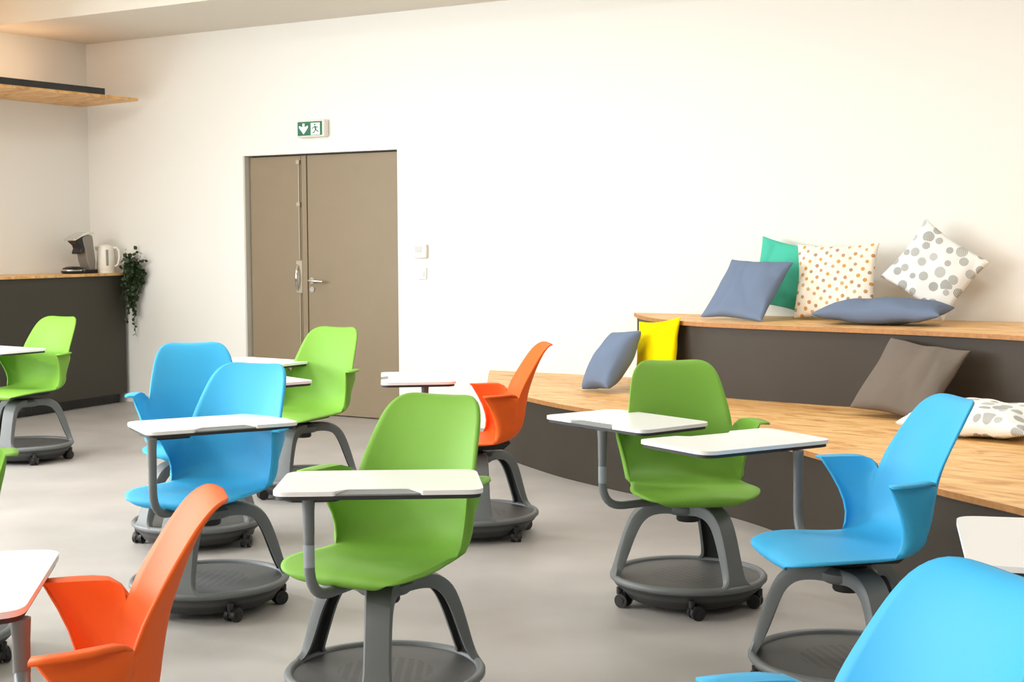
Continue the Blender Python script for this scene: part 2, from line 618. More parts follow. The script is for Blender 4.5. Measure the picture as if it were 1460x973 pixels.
def bench(root, curve, z0, ztop, sright):
    """curve: (s,d) along the front edge of the plywood top, from the wall outwards"""
    c = crom(curve, 6)
    o = []
    for i, p in enumerate(c):            # panel sits a little inside the top
        a = Vector(c[max(0, i - 1)])
        b = Vector(c[min(len(c) - 1, i + 1)])
        t = (b - a).normalized()
        nn = Vector((t.y, -t.x))
        o.append((p[0] + nn.x * .028, max(.002, p[1] + nn.y * .028)))
    bm = B()
    lo = [bm.verts.new(W(s, d, z0)) for s, d in o]
    hi = [bm.verts.new(W(s, d, ztop - PT)) for s, d in o]
    t = .02
    lo2 = [bm.verts.new(W(s + .012, max(.001, d - t), z0)) for s, d in o]
    hi2 = [bm.verts.new(W(s + .012, max(.001, d - t), ztop - PT)) for s, d in o]
    for i in range(len(o) - 1):
        bm.faces.new((lo[i], lo[i + 1], hi[i + 1], hi[i]))
        bm.faces.new((lo2[i + 1], lo2[i], hi2[i], hi2[i + 1]))
        bm.faces.new((hi[i], hi[i + 1], hi2[i + 1], hi2[i]))
        bm.faces.new((lo[i + 1], lo[i], lo2[i], lo2[i + 1]))
    bm.faces.new((lo[-1], lo2[-1], hi2[-1], hi[-1]))
    bm.faces.new((lo[0], hi[0], hi2[0], lo2[0]))
    wpart('curved_panel', bm, M['fascia'], root)
    bm = B()
    poly = c + [(c[-1][0], .002)]
    a = [bm.verts.new(W(s, max(d, .002), ztop - PT)) for s, d in poly]
    b = [bm.verts.new(W(s, max(d, .002), ztop)) for s, d in poly]
    n = len(poly)
    f = bm.faces.new(b)
    bm.faces.new(a[::-1])
    for i in range(n):
        q = bm.faces.new((a[i], a[(i + 1) % n], b[(i + 1) % n], b[i]))
        q.material_index = 1
    wpart('plywood_top', bm, [M['ply'], M['plyedge']], root, angle=50)


low = empty('curved_bench', W(-3.5, 1.0, 0))
tag(low, 'lower tier of curved dark brown bench with plywood top, standing on the grey floor', 'bench', 'tiers of the curved seating')
bench(low, [(-5.36, .002), (-5.10, .44), (-4.85, .82), (-4.49, 1.19), (-4.21, 1.40), (-3.90, 1.60), (-3.5, 1.80), (-3.0, 2.02), (-2.5, 2.30), (-1.96, 2.76), (-1.40, 3.27), (-.98, 3.58), (-.3, 4.15), (.5, 4.9)], 0, ZL, 1)
upp = empty('curved_bench', W(-2.5, .5, ZL))
tag(upp, 'upper tier of curved dark brown bench with plywood top, against the white wall', 'bench', 'tiers of the curved seating')
bench(upp, [(-4.24, .002), (-4.02, .34), (-3.74, .64), (-3.44, .83), (-3.2, .90), (-2.95, .94), (-2.7, .965), (-2.15, 1.03), (-1.55, 1.20), (-.8, 1.6), (0, 2.15), (.5, 2.6)], ZL, ZU, 1)

# ------------------------------------------------------------------ CUSHIONS


def pillow(name, cen, xv, yv, w, h, t, m, label, seed, sag=0.0, n=26):
    X = Wv(*xv).normalized()
    Y = Wv(*yv)
    Y = (Y - X * Y.dot(X)).normalized()
    Z = X.cross(Y)
    T = Matrix((X, Y, Z)).transposed().to_4x4()
    T.translation = W(*cen)
    bm = B()

    def P(i, j, side):
        x = -1 + 2 * i / n
        y = -1 + 2 * j / n
        # denser near the border
        x = math.sin(x * PI / 2) * .35 + x * .65
        y = math.sin(y * PI / 2) * .35 + y * .65
        q = max(0.0, (1 - x * x) * (1 - y * y))
        px = x * w / 2 * (1 - .10 * (1 - y * y) * x * x)
        py = y * h / 2 * (1 - .10 * (1 - x * x) * y * y)
        z = side * t / 2 * q ** .42
        k = Vector((px * 4.5 + seed * 3.1, py * 4.5, seed))
        wr = noise.noise(k) * .5 + noise.noise(k * 2.3) * .35
        z += wr * .022 * min(1, q * 5) * (1 if side > 0 else .5)
        cr = noise.noise(Vector((px * 9 + seed, py * 3 + px * 4, seed * 2)))
        z += side * -.012 * max(0, .25 - abs(cr)) * 4 * min(1, q * 4) * .6
        # borders wave a little
        edge = noise.noise(Vector((px * 7, py * 7, seed + 9)))
        z += edge * .012 + sag * (x * x + y * y) * .5
        return (px, py, z)
    top = [[bm.verts.new(P(i, j, 1)) for j in range(n + 1)] for i in range(n + 1)]
    bot = [[top[i][j] if i in (0, n) or j in (0, n) else bm.verts.new(P(i, j, -1)) for j in range(n + 1)] for i in range(n + 1)]
    for g in (top, bot):
        for i in range(n):
            for j in range(n):
                bm.faces.new((g[i][j], g[i + 1][j], g[i + 1][j + 1], g[i][j + 1]))
    o = obj(name, bm, m, angle=120)
    ss = o.modifiers.new('smooth', 'SUBSURF')
    ss.levels = 1
    ss.render_levels = 1
    o.matrix_world = T
    lo = min((T @ v.co).z for v in o.data.vertices)
    mn = min(DW - (T @ v.co).dot(N_) for v in o.data.vertices)
    o.location.z += (ZU if cen[2] > .8 else ZL) + .001 - lo
    if mn < .004:
        o.location -= N_ * (.004 - mn)
    tag(o, label, 'cushion', 'cushions on the plywood seating')
    return o


CU = [
    ((-3.265, .47, 1.030), (.42, .11, -.012), (.115, -.27, .34), .46, .46, .12, 'cu_slate', 'slate blue cushion leaning back in front of the teal one on the upper tier', 1),
    ((-3.14, .12, 1.075), (.42, .0, -.08), (.06, -.03, .42), .43, .43, .10, 'cu_teal', 'teal green cushion mostly hidden behind slate blue and dotted ones', 2),
    ((-2.78, .29, 1.065), (.48, .0, .01), (-.01, -.10, .42), .51, .46, .12, 'cu_dots', 'cream cushion with small tan dots upright against the white wall', 3),
    ((-2.23, .20, 1.115), (.40, .02, -.27), (.17, -.11, .40), .46, .43, .12, 'cu_spots', 'white cushion with large grey spots standing on its corner against the wall', 4),
    ((-2.41, .575, .905), (.66, -.03, .01), (.05, -.44, .03), .72, .40, .15, 'cu_slate', 'slate blue cushion lying flat in front of the grey spotted one on the upper tier', 5),
    ((-3.97, .85, .590), (.30, .20, .035), (.20, -.15, .33), .33, .42, .19, 'cu_slate', 'slate blue cushion tilted against the yellow one on the lower tier', 6),
    ((-3.72, .745, .605), (.36, .20, .05), (-.04, -.10, .38), .42, .42, .10, 'cu_yellow', 'bright yellow cushion leaning on the dark riser at the narrow end of the lower tier', 7),
    ((-2.065, 1.26, .58), (.42, .15, -.04), (.16, -.24, .32), .49, .47, .13, 'cu_grey', 'plain dark grey cushion leaning against the dark riser on the lower tier', 8),
    ((-1.60, 1.77, .485), (.62, .10, -.01), (.12, -.42, .05), .62, .46, .15, 'cu_spots', 'white cushion with pale grey spots lying flat beside the plain grey one', 9),
]
for c, x, y, w, h, t, m, lab, sd in CU:
    pillow('cushion', c, x, y, w, h, t, M[m], lab, sd)

# ------------------------------------------------------------------ COUNTER, SHELF AND WHAT STANDS ON IT
ctr = empty('bar_counter', W(-9.0, .8, 0))
tag(ctr, 'dark grey counter with thin plywood top along the left wall', 'counter')
ZT = 1.068


def front(d):
    return -8.872 + .115 * d


bm = B()
De = 3.4
f0, f1 = front(.04), front(De)
hexa(bm, [W(s, d, z) for z in (.08, ZT - .02) for s, d in ((S0 + .005, .04), (f0, .04), (f1, De), (S0 + .005, De))])
wpart('counter_body', bm, M['counter'], ctr, smooth=False, bevel=.003)
bm = B()
hexa(bm, [W(s, d, z) for z in (0, .08) for s, d in ((S0 + .005, .06), (f0 - .07, .06), (f1 - .07, De - .02), (S0 + .005, De - .02))])
wpart('plinth', bm, M['black'], ctr, smooth=False)
bm = B()
hexa(bm, [W(s, d, z) for z in (ZT - .02, ZT) for s, d in ((S0 + .005, .02), (f0 + .02, .02), (f1 + .02, De + .02), (S0 + .005, De + .02))])
wpart('worktop', bm, M['ply'], ctr, smooth=False, bevel=.002)

# wall canopy of plywood with black light channel
cano = empty('wall_shelf', W(-8.9, 1.5, 2.44))
tag(cano, 'thin plywood shelf high on the left wall with a black light channel on its edge', 'shelf')
bm = B()
hexa(bm, [W(s, d, z) for z in (2.435, 2.457) for s, d in ((S0 + .002, .06), (-8.53, .18), (-8.62, 3.6), (S0 + .002, 3.6))])
wpart('plywood_board', bm, M['ply'], cano, smooth=False)
bm = B()
hexa(bm, [W(s, d, z) for z in (2.457, 2.505) for s, d in ((-8.60, .52), (-8.535, .52), (-8.60, 3.6), (-8.665, 3.6))])
wpart('light_channel', bm, M['black'], cano, smooth=False)
bm = B()
hexa(bm, [W(s, d, z) for z in (2.458, 2.472) for s, d in ((-9.1, .5), (-9.06, .5), (-9.06, 3.5), (-9.1, 3.5))])
wpart('light_strip', bm, M['led'], cano, smooth=False)

# kettle


def local(name, s, d, z, rz, label, cat):
    o = empty(name, W(s, d, z), rz)
    tag(o, label, cat)
    return o


kt = local('electric_kettle', -8.965, .15, ZT, 0, 'cream plastic electric kettle on the counter beside the trailing plant', 'kettle')
bm = B()
lathe(bm, [(.074, 0), (.076, .012), (.074, .02), (.076, .024), (.072, .10), (.064, .195), (.060, .215), (.045, .228), (0, .232)], 32)
obj('kettle_body', bm, M['kettle'], kt)
bm = B()
a = Vector((1, .05, 0)).normalized()
tube(bm, [a * .060 + Vector((0, 0, .205)), a * .088 + Vector((0, 0, .205)), a * .108 + Vector((0, 0, .18)), a * .110 + Vector((0, 0, .12)), a * .098 + Vector((0, 0, .07)), a * .070 + Vector((0, 0, .05))], .010, 10)
obj('kettle_handle', bm, M['kettle'], kt)
bm = B()
b = Vector((.42, -.9, 0)).normalized()
c = Vector((-b.y, b.x, 0))
hexa(bm, [b * (r - zz * .06) + c * q + Vector((0, 0, zz)) for zz in (.06, .19) for r, q in ((.06, -.010), (.08, -.010), (.08, .010), (.06, .010))])
obj('water_gauge', bm, M['smoke'], kt, bevel=.002)
bm = B()
d_ = Vector((-1, -.1, 0)).normalized()
e_ = Vector((-d_.y, d_.x, 0))
vs = [d_ * .05 + e_ * .03, d_ * .05 - e_ * .03, d_ * .085]
bm2 = [bm.verts.new(v + Vector((0, 0, z))) for z in (.185, .218) for v in vs]
bm.faces.new(bm2[:3]); bm.faces.new(bm2[3:])
for i in range(3):
    bm.faces.new((bm2[i], bm2[(i + 1) % 3], bm2[3 + (i + 1) % 3], bm2[3 + i]))
obj('kettle_spout', bm, M['kettle'], kt, bevel=.004)

# pod coffee machine : faces the left of the picture (+d side)
cm = local('coffee_machine', -9.02, .36, ZT, math.atan2(-N_.y, -N_.x), 'black and silver coffee machine with leaning column, left of the cream kettle', 'coffee machine')
# local x = away from the wall (towards larger d), y across
bm = B()
prof = [(-.10, .02), (-.05, .02), (-.015, .10), (.0, .18), (.022, .25), (.03, .29), (-.02, .315), (-.075, .305), (-.082, .27), (-.09, .20), (-.105, .10)]
for y in (-.055, .055):
    pass
va = [bm.verts.new((x, -.058, z)) for x, z in prof]
vb = [bm.verts.new((x, .058, z)) for x, z in prof]
bm.faces.new(va); bm.faces.new(vb[::-1])
for i in range(len(prof)):
    bm.faces.new((va[i], va[(i + 1) % len(prof)], vb[(i + 1) % len(prof)], vb[i]))
obj('machine_column', bm, M['cmgrey'], cm, bevel=.012, seg=3)
bm = B()
prof = [(-.03, .316), (.04, .296), (.115, .262), (.12, .272), (.05, .312), (-.01, .332), (-.07, .334), (-.09, .318)]
va = [bm.verts.new((x, -.065, z)) for x, z in prof]
vb = [bm.verts.new((x, .065, z)) for x, z in prof]
bm.faces.new(va); bm.faces.new(vb[::-1])
for i in range(len(prof)):
    bm.faces.new((va[i], va[(i + 1) % len(prof)], vb[(i + 1) % len(prof)], vb[i]))
obj('machine_lid', bm, M['chrome'], cm, bevel=.004)
bm = B()
prof = [(.02, .30), (.10, .262), (.085, .25), (.05, .225), (.04, .20), (.055, .17), (.05, .155), (.005, .17), (.0, .2)]
va = [bm.verts.new((x, -.05, z)) for x, z in prof]
vb = [bm.verts.new((x, .05, z)) for x, z in prof]
bm.faces.new(va); bm.faces.new(vb[::-1])
for i in range(len(prof)):
    bm.faces.new((va[i], va[(i + 1) % len(prof)], vb[(i + 1) % len(prof)], vb[i]))
obj('brew_head', bm, M['black'], cm, bevel=.006)
bm = B()
lathe(bm, [(.085, 0), (.095, .012), (.094, .026), (.078, .046), (.05, .056), (0, .058)], 36, (.085, 0))
box(bm, -.11, .06, -.07, .07, 0, .032)
obj('machine_base', bm, M['black'], cm, bevel=.004)
bm = B()
lathe(bm, [(.086, .022), (.0965, .0245), (.0965, .030), (.086, .036)], 36, (.085, 0))
obj('drip_tray_ring', bm, M['chrome'], cm)
# bag of dark power block right of the base stays part of the machine base

# trailing ivy
ivy = empty('trailing_plant', W(-8.84, .06, ZT))
tag(ivy, 'dark green trailing ivy spilling over the counter end beside the kettle', 'plant')
bm_l, bm_s = B(), B()
rnd = random.Random(3)


def leaf(bm, p, dirv, size):
    dirv = dirv.normalized()
    side = dirv.cross(Vector((rnd.uniform(-1, 1), rnd.uniform(-1, 1), rnd.uniform(-.3, 1)))).normalized()
    nrm = dirv.cross(side)
    pts = [(0, 0, 0), (.25, .42, .05), (.6, .5, .1), (1, 0, .0), (.6, -.5, .1), (.25, -.42, .05)]
    ps = [p + dirv * a * size + side * b * size + nrm * c * size for a, b, c in pts]
    for q in ps:
        sx, dx = q.dot(E_), DW - q.dot(N_)
        if dx < .004 or (sx < front(dx) + .03 and q.z < ZT + .004) or math.hypot(sx + 8.965, dx - .15) < .135:
            return
    v = [bm.verts.new(q) for q in ps]
    bm.faces.new((v[0], v[1], v[2], v[3]))
    bm.faces.new((v[0], v[3], v[4], v[5]))


def vine(s1, d1, ztop, zend, ln, seedk):
    pts = []
    p = Vector((-8.852 + rnd.uniform(-.006, .004), .035 + rnd.uniform(0, .02), ZT + .012))
    pts.append(p.copy())
    pts.append(Vector(((p.x + s1) / 2, (p.y + d1) / 2, ztop)))
    n = 14
    for i in range(1, n + 1):
        t = i / n
        pts.append(Vector((s1 + math.sin(t * 7 + seedk) * .014, max(.03, d1 + math.cos(t * 5 + seedk * 2) * .014), ztop + (zend - ztop) * t - .02 * (1 - t))))
    pw = [W(*q) for q in pts]
    tube(bm_s, pw, .0022, 5)
    for i in range(len(pw) - 1):
        k = 4 if i < 10 else 2
        if len(pw) and zend < .7 and i > 9:
            k = 2
        for j in range(k):
            q = pw[i].lerp(pw[i + 1], j / k)
            dv = Vector((rnd.uniform(-1, 1), rnd.uniform(-1, 1), rnd.uniform(-1.0, .45)))
            if (q + dv * .03 - W(0, 0, 0)).dot(N_) > -.02:
                dv = dv - N_ * dv.dot(N_) * 1.2
            leaf(bm_l, q, dv, rnd.uniform(.024, .038))


for i, (s1, d1, zt, ze) in enumerate([(-8.79, .07, 1.14, .86), (-8.75, .06, 1.16, .74), (-8.71, .07, 1.17, .93), (-8.77, .10, 1.12, .66), (-8.74, .06, 1.18, .55), (-8.67, .08, 1.15, .98),
                                      (-8.80, .11, 1.10, .80), (-8.72, .11, 1.13, .78), (-8.69, .05, 1.13, .86), (-8.76, .05, 1.2, .95), (-8.64, .07, 1.12, 1.0), (-8.73, .09, 1.19, .70), (-8.78, .08, 1.16, .76), (-8.70, .09, 1.2, .9)]):
    vine(s1, d1, zt, ze, 0, i * 1.3)
for i in range(150):
    q = W(-8.74 + rnd.gauss(0, .055), max(.035, .08 + rnd.gauss(0, .03)), 1.14 + rnd.gauss(0, .05))
    leaf(bm_l, q, Vector((rnd.uniform(-1, 1), rnd.uniform(-1, 0), rnd.uniform(-1, .8))), rnd.uniform(.024, .04))
wpart('foliage', bm_l, M['leaf'], ivy, angle=60)
wpart('stems', bm_s, M['stem'], ivy)

# ------------------------------------------------------------------ TABLET-ARM CHAIRS
# local axes of a chair: +x forward, +y to the sitter's left


def shell_mesh():
    ctrl = [  # u, z, half width, dish
        (.220, .391, .105, -.002), (.237, .399, .135, -.004), (.246, .411, .158, -.007), (.236, .426, .184, -.010), (.202, .437, .210, -.012), (.150, .441, .228, -.010),
        (.090, .437, .228, -.004), (.030, .431, .216, .001), (-.030, .427, .207, .005), (-.085, .426, .201, .012), (-.132, .431, .198, .026), (-.172, .447, .196, .043),
        (-.200, .478, .196, .058), (-.215, .520, .197, .062), (-.222, .565, .198, .063), (-.229, .610, .197, .060), (-.238, .655, .192, .052),
        (-.252, .700, .185, .042), (-.268, .745, .177, .032), (-.285, .785, .168, .024), (-.301, .816, .155, .018), (-.315, .837, .137, .012), (-.327, .848, .113, .008), (-.338, .852, .080, .004), (-.346, .853, .045, .0)]
    st = crom(ctrl, 2)
    n = len(st)
    K = 9                                   # columns each side
    bm = B()
    grid = []
    for i, (u, z, hw, dish) in enumerate(st):
        a = st[max(0, i - 1)]
        b = st[min(n - 1, i + 1)]
        tu, tz = b[0] - a[0], b[1] - a[1]
        l = math.hypot(tu, tz)
        tu, tz = tu / l, tz / l
        nu, nz = tz, -tu                    # up on the seat, forward on the back
        row = []
        for k in range(-K, K + 1):
            s = k / K
            ss = math.sin(s * PI / 2) * .25 + s * .75
            off = dish * abs(ss) ** 2.4
            row.append(bm.verts.new((u + nu * off, hw * ss, z + nz * off)))
        grid.append(row)
    for i in range(n - 1):
        for k in range(2 * K):
            bm.faces.new((grid[i][k], grid[i][k + 1], grid[i + 1][k + 1], grid[i + 1][k]))
    # arm wings growing out of the seat and back edges
    ia = min(range(n), key=lambda i: abs(st[i][0] + .045) + (1 if st[i][1] > .46 else 0))
    ib = min(range(n), key=lambda i: abs(st[i][1] - .618) + (1 if st[i][0] > -.2 else 0))
    it = min(range(n), key=lambda i: abs(st[i][1] - .462) + (1 if st[i][0] > -.17 else 0))
    Mc = 7
    for side, col in ((1, 2 * K), (-1, 0)):
        Ea = grid[ia][col].co.copy()
        Eb = grid[ib][col].co.copy()
        A = Vector((-.010, side * .264, .649))
        cf = Vector((-.105, side * .206, .505))
        TOPC = [tuple(A), (-.052, side * .258, .650), (-.100, side * .247, .652), (-.142, side * .232, .652), (-.166, side * .212, .638), tuple(Eb)]
        TOP = crom(TOPC, 12)
        rows = []
        outer = []
        for i in range(ia, ib + 1):
            if i <= it:
                q = (i - ia) / (it - ia)
                O = bez2(Ea, cf, A, q)
            else:
                q = (i - it) / (ib - it)
                fq = q * (len(TOP) - 1)
                k0 = min(int(fq), len(TOP) - 2)
                O = Vector(TOP[k0]).lerp(Vector(TOP[k0 + 1]), fq - k0)
            v0 = grid[i][col]
            if i in (ia, ib):
                rows.append([v0] * (Mc + 1))
                outer.append(v0)
                continue
            r = [v0]
            for j in range(1, Mc + 1):
                t = j / Mc
                p = v0.co.lerp(O, t)
                p.y += side * math.sin(PI * t) * .014
                r.append(bm.verts.new(p))
            rows.append(r)
            outer.append(r[-1])
        for a in range(len(rows) - 1):
            for j in range(Mc):
                vs = []
                for v in (rows[a][j], rows[a][j + 1], rows[a + 1][j + 1], rows[a + 1][j]):
                    if v not in vs:
                        vs.append(v)
                if len(vs) >= 3:
                    try:
                        bm.faces.new(vs)
                    except ValueError:
                        pass
        # flat arm rest flange turned outward along the top edge
        prev = None
        N2 = ib - it
        for i in range(it, ib + 1):
            q = (i - it) / N2
            fw = max(0.0, (.036 + .008 * math.sin(PI * min(1, q * 1.2))) * (1 - min(1, max(0, (q - .35) / .45)) ** 2))
            o = outer[i - ia]
            if i == ib:
                cur = [o, o, o]
            else:
                cur = [o, bm.verts.new(o.co + Vector((.002 * (1 - q), side * fw * .5, .0005))), bm.verts.new(o.co + Vector((.004 * (1 - q), side * fw, .0)))]
            if prev:
                for j in range(2):
                    vs = []
                    for v in (prev[j], prev[j + 1], cur[j + 1], cur[j]):
                        if v not in vs:
                            vs.append(v)
                    if len(vs) >= 3:
                        bm.faces.new(vs)
            prev = cur
    me = bpy.data.meshes.new('shell')
    bmesh.ops.recalc_face_normals(bm, faces=bm.faces[:])
    bm.to_mesh(me)
    bm.free()
    return me


SHELL = {}
_base = shell_mesh()
for c in ('green', 'blue', 'orange'):
    me = _base.copy()
    me.materials.append(M[c])
    for p in me.polygons:
        p.use_smooth = True
    me.set_sharp_from_angle(angle=R_(48))
    SHELL[c] = me


def leg_mesh():
    """one leg: leaves the hub level, bends over and runs down to the tray rim (along +x)"""
    path = crom([(.0, .350, .066, .026), (.05, .356, .052, .026), (.105, .357, .043, .026), (.152, .347, .040, .027), (.188, .318, .038, .027), (.214, .268, .037, .025), (.235, .208, .037, .023), (.253, .152, .039, .020), (.265, .118, .050, .016), (.270, .100, .085, .012)], 3)
    bm = B()
    rings = []
    n = len(path)
    for i, (r, z, hw, th) in enumerate(path):
        a = path[max(0, i - 1)]
        b = path[min(n - 1, i + 1)]
        tr, tz = b[0] - a[0], b[1] - a[1]
        l = math.hypot(tr, tz)
        tr, tz = tr / l, tz / l
        nr, nz = -tz, tr                    # outward / up
        c = []
        for y, o in ((-hw, -th * .9), (-hw, th * .25), (-hw * .86, th * .62), (0, th * .72), (hw * .86, th * .62), (hw, th * .25), (hw, -th * .9), (hw * .72, -th * .9), (hw * .6, -th * .2), (-hw * .6, -th * .2), (-hw * .72, -th * .9)):
            c.append(bm.verts.new((r + nr * o, y, z + nz * o)))
        rings.append(c)
    m = len(rings[0])
    for i in range(n - 1):
        for k in range(m):
            f = bm.faces.new((rings[i][k], rings[i][(k + 1) % m], rings[i + 1][(k + 1) % m], rings[i + 1][k]))
            if k in (7, 8, 9):
                f.material_index = 1  # inner channel faces: ribs and shade put into a darker colour
    bm.faces.new(rings[0][::-1])
    bm.faces.new(rings[-1])
    bmesh.ops.recalc_face_normals(bm, faces=bm.faces[:])
    me = bpy.data.meshes.new('leg')
    bm.to_mesh(me)
    bm.free()
    me.materials.append(M['grey'])
    me.materials.append(M['greyin'])
    for p in me.polygons:
        p.use_smooth = True
    me.set_sharp_from_angle(angle=R_(38))
    return me


def mesh_of(bm, name, mats, angle=35):
    bmesh.ops.recalc_face_normals(bm, faces=bm.faces[:])
    me = bpy.data.meshes.new(name)
    bm.to_mesh(me)
    bm.free()
    for m in mats:
        me.materials.append(m)
    for p in me.polygons:
        p.use_smooth = True
    me.set_sharp_from_angle(angle=R_(angle))
    return me


def rim_mesh():
    bm = B()
    lathe(bm, [(.258, .098), (.262, .108), (.270, .1125), (.279, .111), (.2850, .104), (.2845, .094), (.278, .088), (.262, .088)], 72, closed=True)
    return mesh_of(bm, 'tray_rim', [M['grey']], 50)


def tray_mesh():
    bm = B()
    n = 72
    prof = [(.262, .100), (.257, .080), (.248, .070), (.225, .066), (.12, .064), (0, .064)]
    lathe(bm, prof[:-1], n)
    # underside bowl
    rings = lathe(bm, [(.2785, .090), (.268, .074), (.248, .056), (.234, .034), (.215, .024), (.10, .020)], n)
    for f in bm.faces:
        c = f.calc_center_median()
        if c.z < .062 or (c.to_2d().length > .258 and c.z < .095):
            f.material_index = 1
    return mesh_of(bm, 'base_tray', [M['tray'], M['bowl']], 40)


def caster_meshes():
    bm = B()
    cyl(bm, (0, 0, .058), .012, .024, 'z', 16)
    box(bm, -.026, .006, -.006, .006, .018, .052)
    prism(bm, [(.012 * math.cos(k * PI / 8) - .012, .022 * math.sin(k * PI / 8)) for k in range(16)], .036, .050)
    a = mesh_of(bm, 'caster', [M['black']])
    bm = B()
    for y in (-.0145, .0145):
        cyl(bm, (-.016, y, .0255), .0255, .015, 'y', 24)
        cyl(bm, (-.016, y * 1.55, .0255), .012, .004, 'y', 16)
    b = mesh_of(bm, 'wheel', [M['black']])
    return a, b


def column_mesh():
    bm = B()
    lathe(bm, [(.0, .300), (.040, .300), (.044, .306), (.044, .335), (.060, .345), (.060, .372), (.036, .376), (.034, .398), (0, .398)], 32)
    return mesh_of(bm, 'swivel_column', [M['greyin']])


def hub_mesh():
    bm = B()
    lathe(bm, [(0, .326), (.070, .328), (.084, .340), (.084, .358), (.066, .372), (0, .376)], 36)
    return mesh_of(bm, 'base_hub', [M['grey']], 50)


def plate_mesh():
    bm = B()
    hexa(bm, [(x, y, z) for z, k in ((.392, .8), (.424, 1.0)) for x, y in ((-.15 * k, -.10 * k), (.13 * k, -.11 * k), (.13 * k, .11 * k), (-.15 * k, .10 * k))])
    return mesh_of(bm, 'seat_plate', [M['greyin']])


TL, TD, TT = .55, .345, .012
ZTAB = .662


def rounded(poly, r, n=6):
    out = []
    k = len(poly)
    for i in range(k):
        p = Vector(poly[i][:2])
        rr = poly[i][2] if len(poly[i]) > 2 else r
        a = (Vector(poly[i - 1][:2]) - p)
        b = (Vector(poly[(i + 1) % k][:2]) - p)
        m = min(rr, a.length * .45, b.length * .45)
        p0 = p + a.normalized() * m
        p1 = p + b.normalized() * m
        for j in range(n + 1):
            q = bez2(p0, p, p1, j / n)
            out.append((q.x, q.y))
    return out


def tablet_meshes():
    h, d = TL / 2, TD / 2
    g, gd = .095, .034          # grip notch half length, depth
    outline = rounded([(-h, -d, .045), (-g - .02, -d, .004), (-g + .015, -d + gd, .01), (g - .015, -d + gd, .01), (g + .02, -d, .004), (h, -d, .045), (h - .012, d, .055), (-h + .012, d, .055)], .01)
    bm = B()
    prism(bm, outline, 0, TT)
    top = mesh_of(bm, 'tablet_top', [M['white']])
    under = rounded([(-h + .006, -d + .004, .045), (h - .006, -d + .004, .045), (h - .018, d - .006, .05), (-h + .018, d - .006, .05)], .04)
    bm = B()
    prism(bm, under, -.011, -.0002)
    prism(bm, rounded([(-h + .03, -d + .05), (-h + .17, -d + .05), (-h + .17, d - .1), (-h + .03, d - .1)], .03), -.024, -.011)
    und = mesh_of(bm, 'tablet_underside', [M['greyin']])
    bm = B()
    lip = rounded([(-g - .016, -d + .001), (g + .016, -d + .001), (g - .015, -d + gd + .002), (-g + .015, -d + gd + .002)], .004)
    lo = [bm.verts.new((x, y, 0)) for x, y in lip]
    hi = [bm.verts.new((x, y, .004 + .006 * (y + d) / gd)) for x, y in lip]
    bm.faces.new(lo[::-1]); bm.faces.new(hi)
    for i in range(len(lip)):
        bm.faces.new((lo[i], lo[(i + 1) % len(lip)], hi[(i + 1) % len(lip)], hi[i]))
    lipm = mesh_of(bm, 'grip_lip', [M['lip']])
    return top, und, lipm


ME_LEG, ME_RIM, ME_TRAY = leg_mesh(), rim_mesh(), tray_mesh()
ME_CAST, ME_WHEEL = caster_meshes()
ME_COL, ME_PLATE, ME_HUB = column_mesh(), plate_mesh(), hub_mesh()
ME_TOP, ME_UND, ME_LIP = tablet_meshes()


def part(name, me, par, loc=(0, 0, 0), rz=0.0):
    o = bpy.data.objects.new(name, me)
    COL.objects.link(o)
    o.parent = par
    o.location = loc
    o.rotation_euler = (0, 0, rz)
    return o


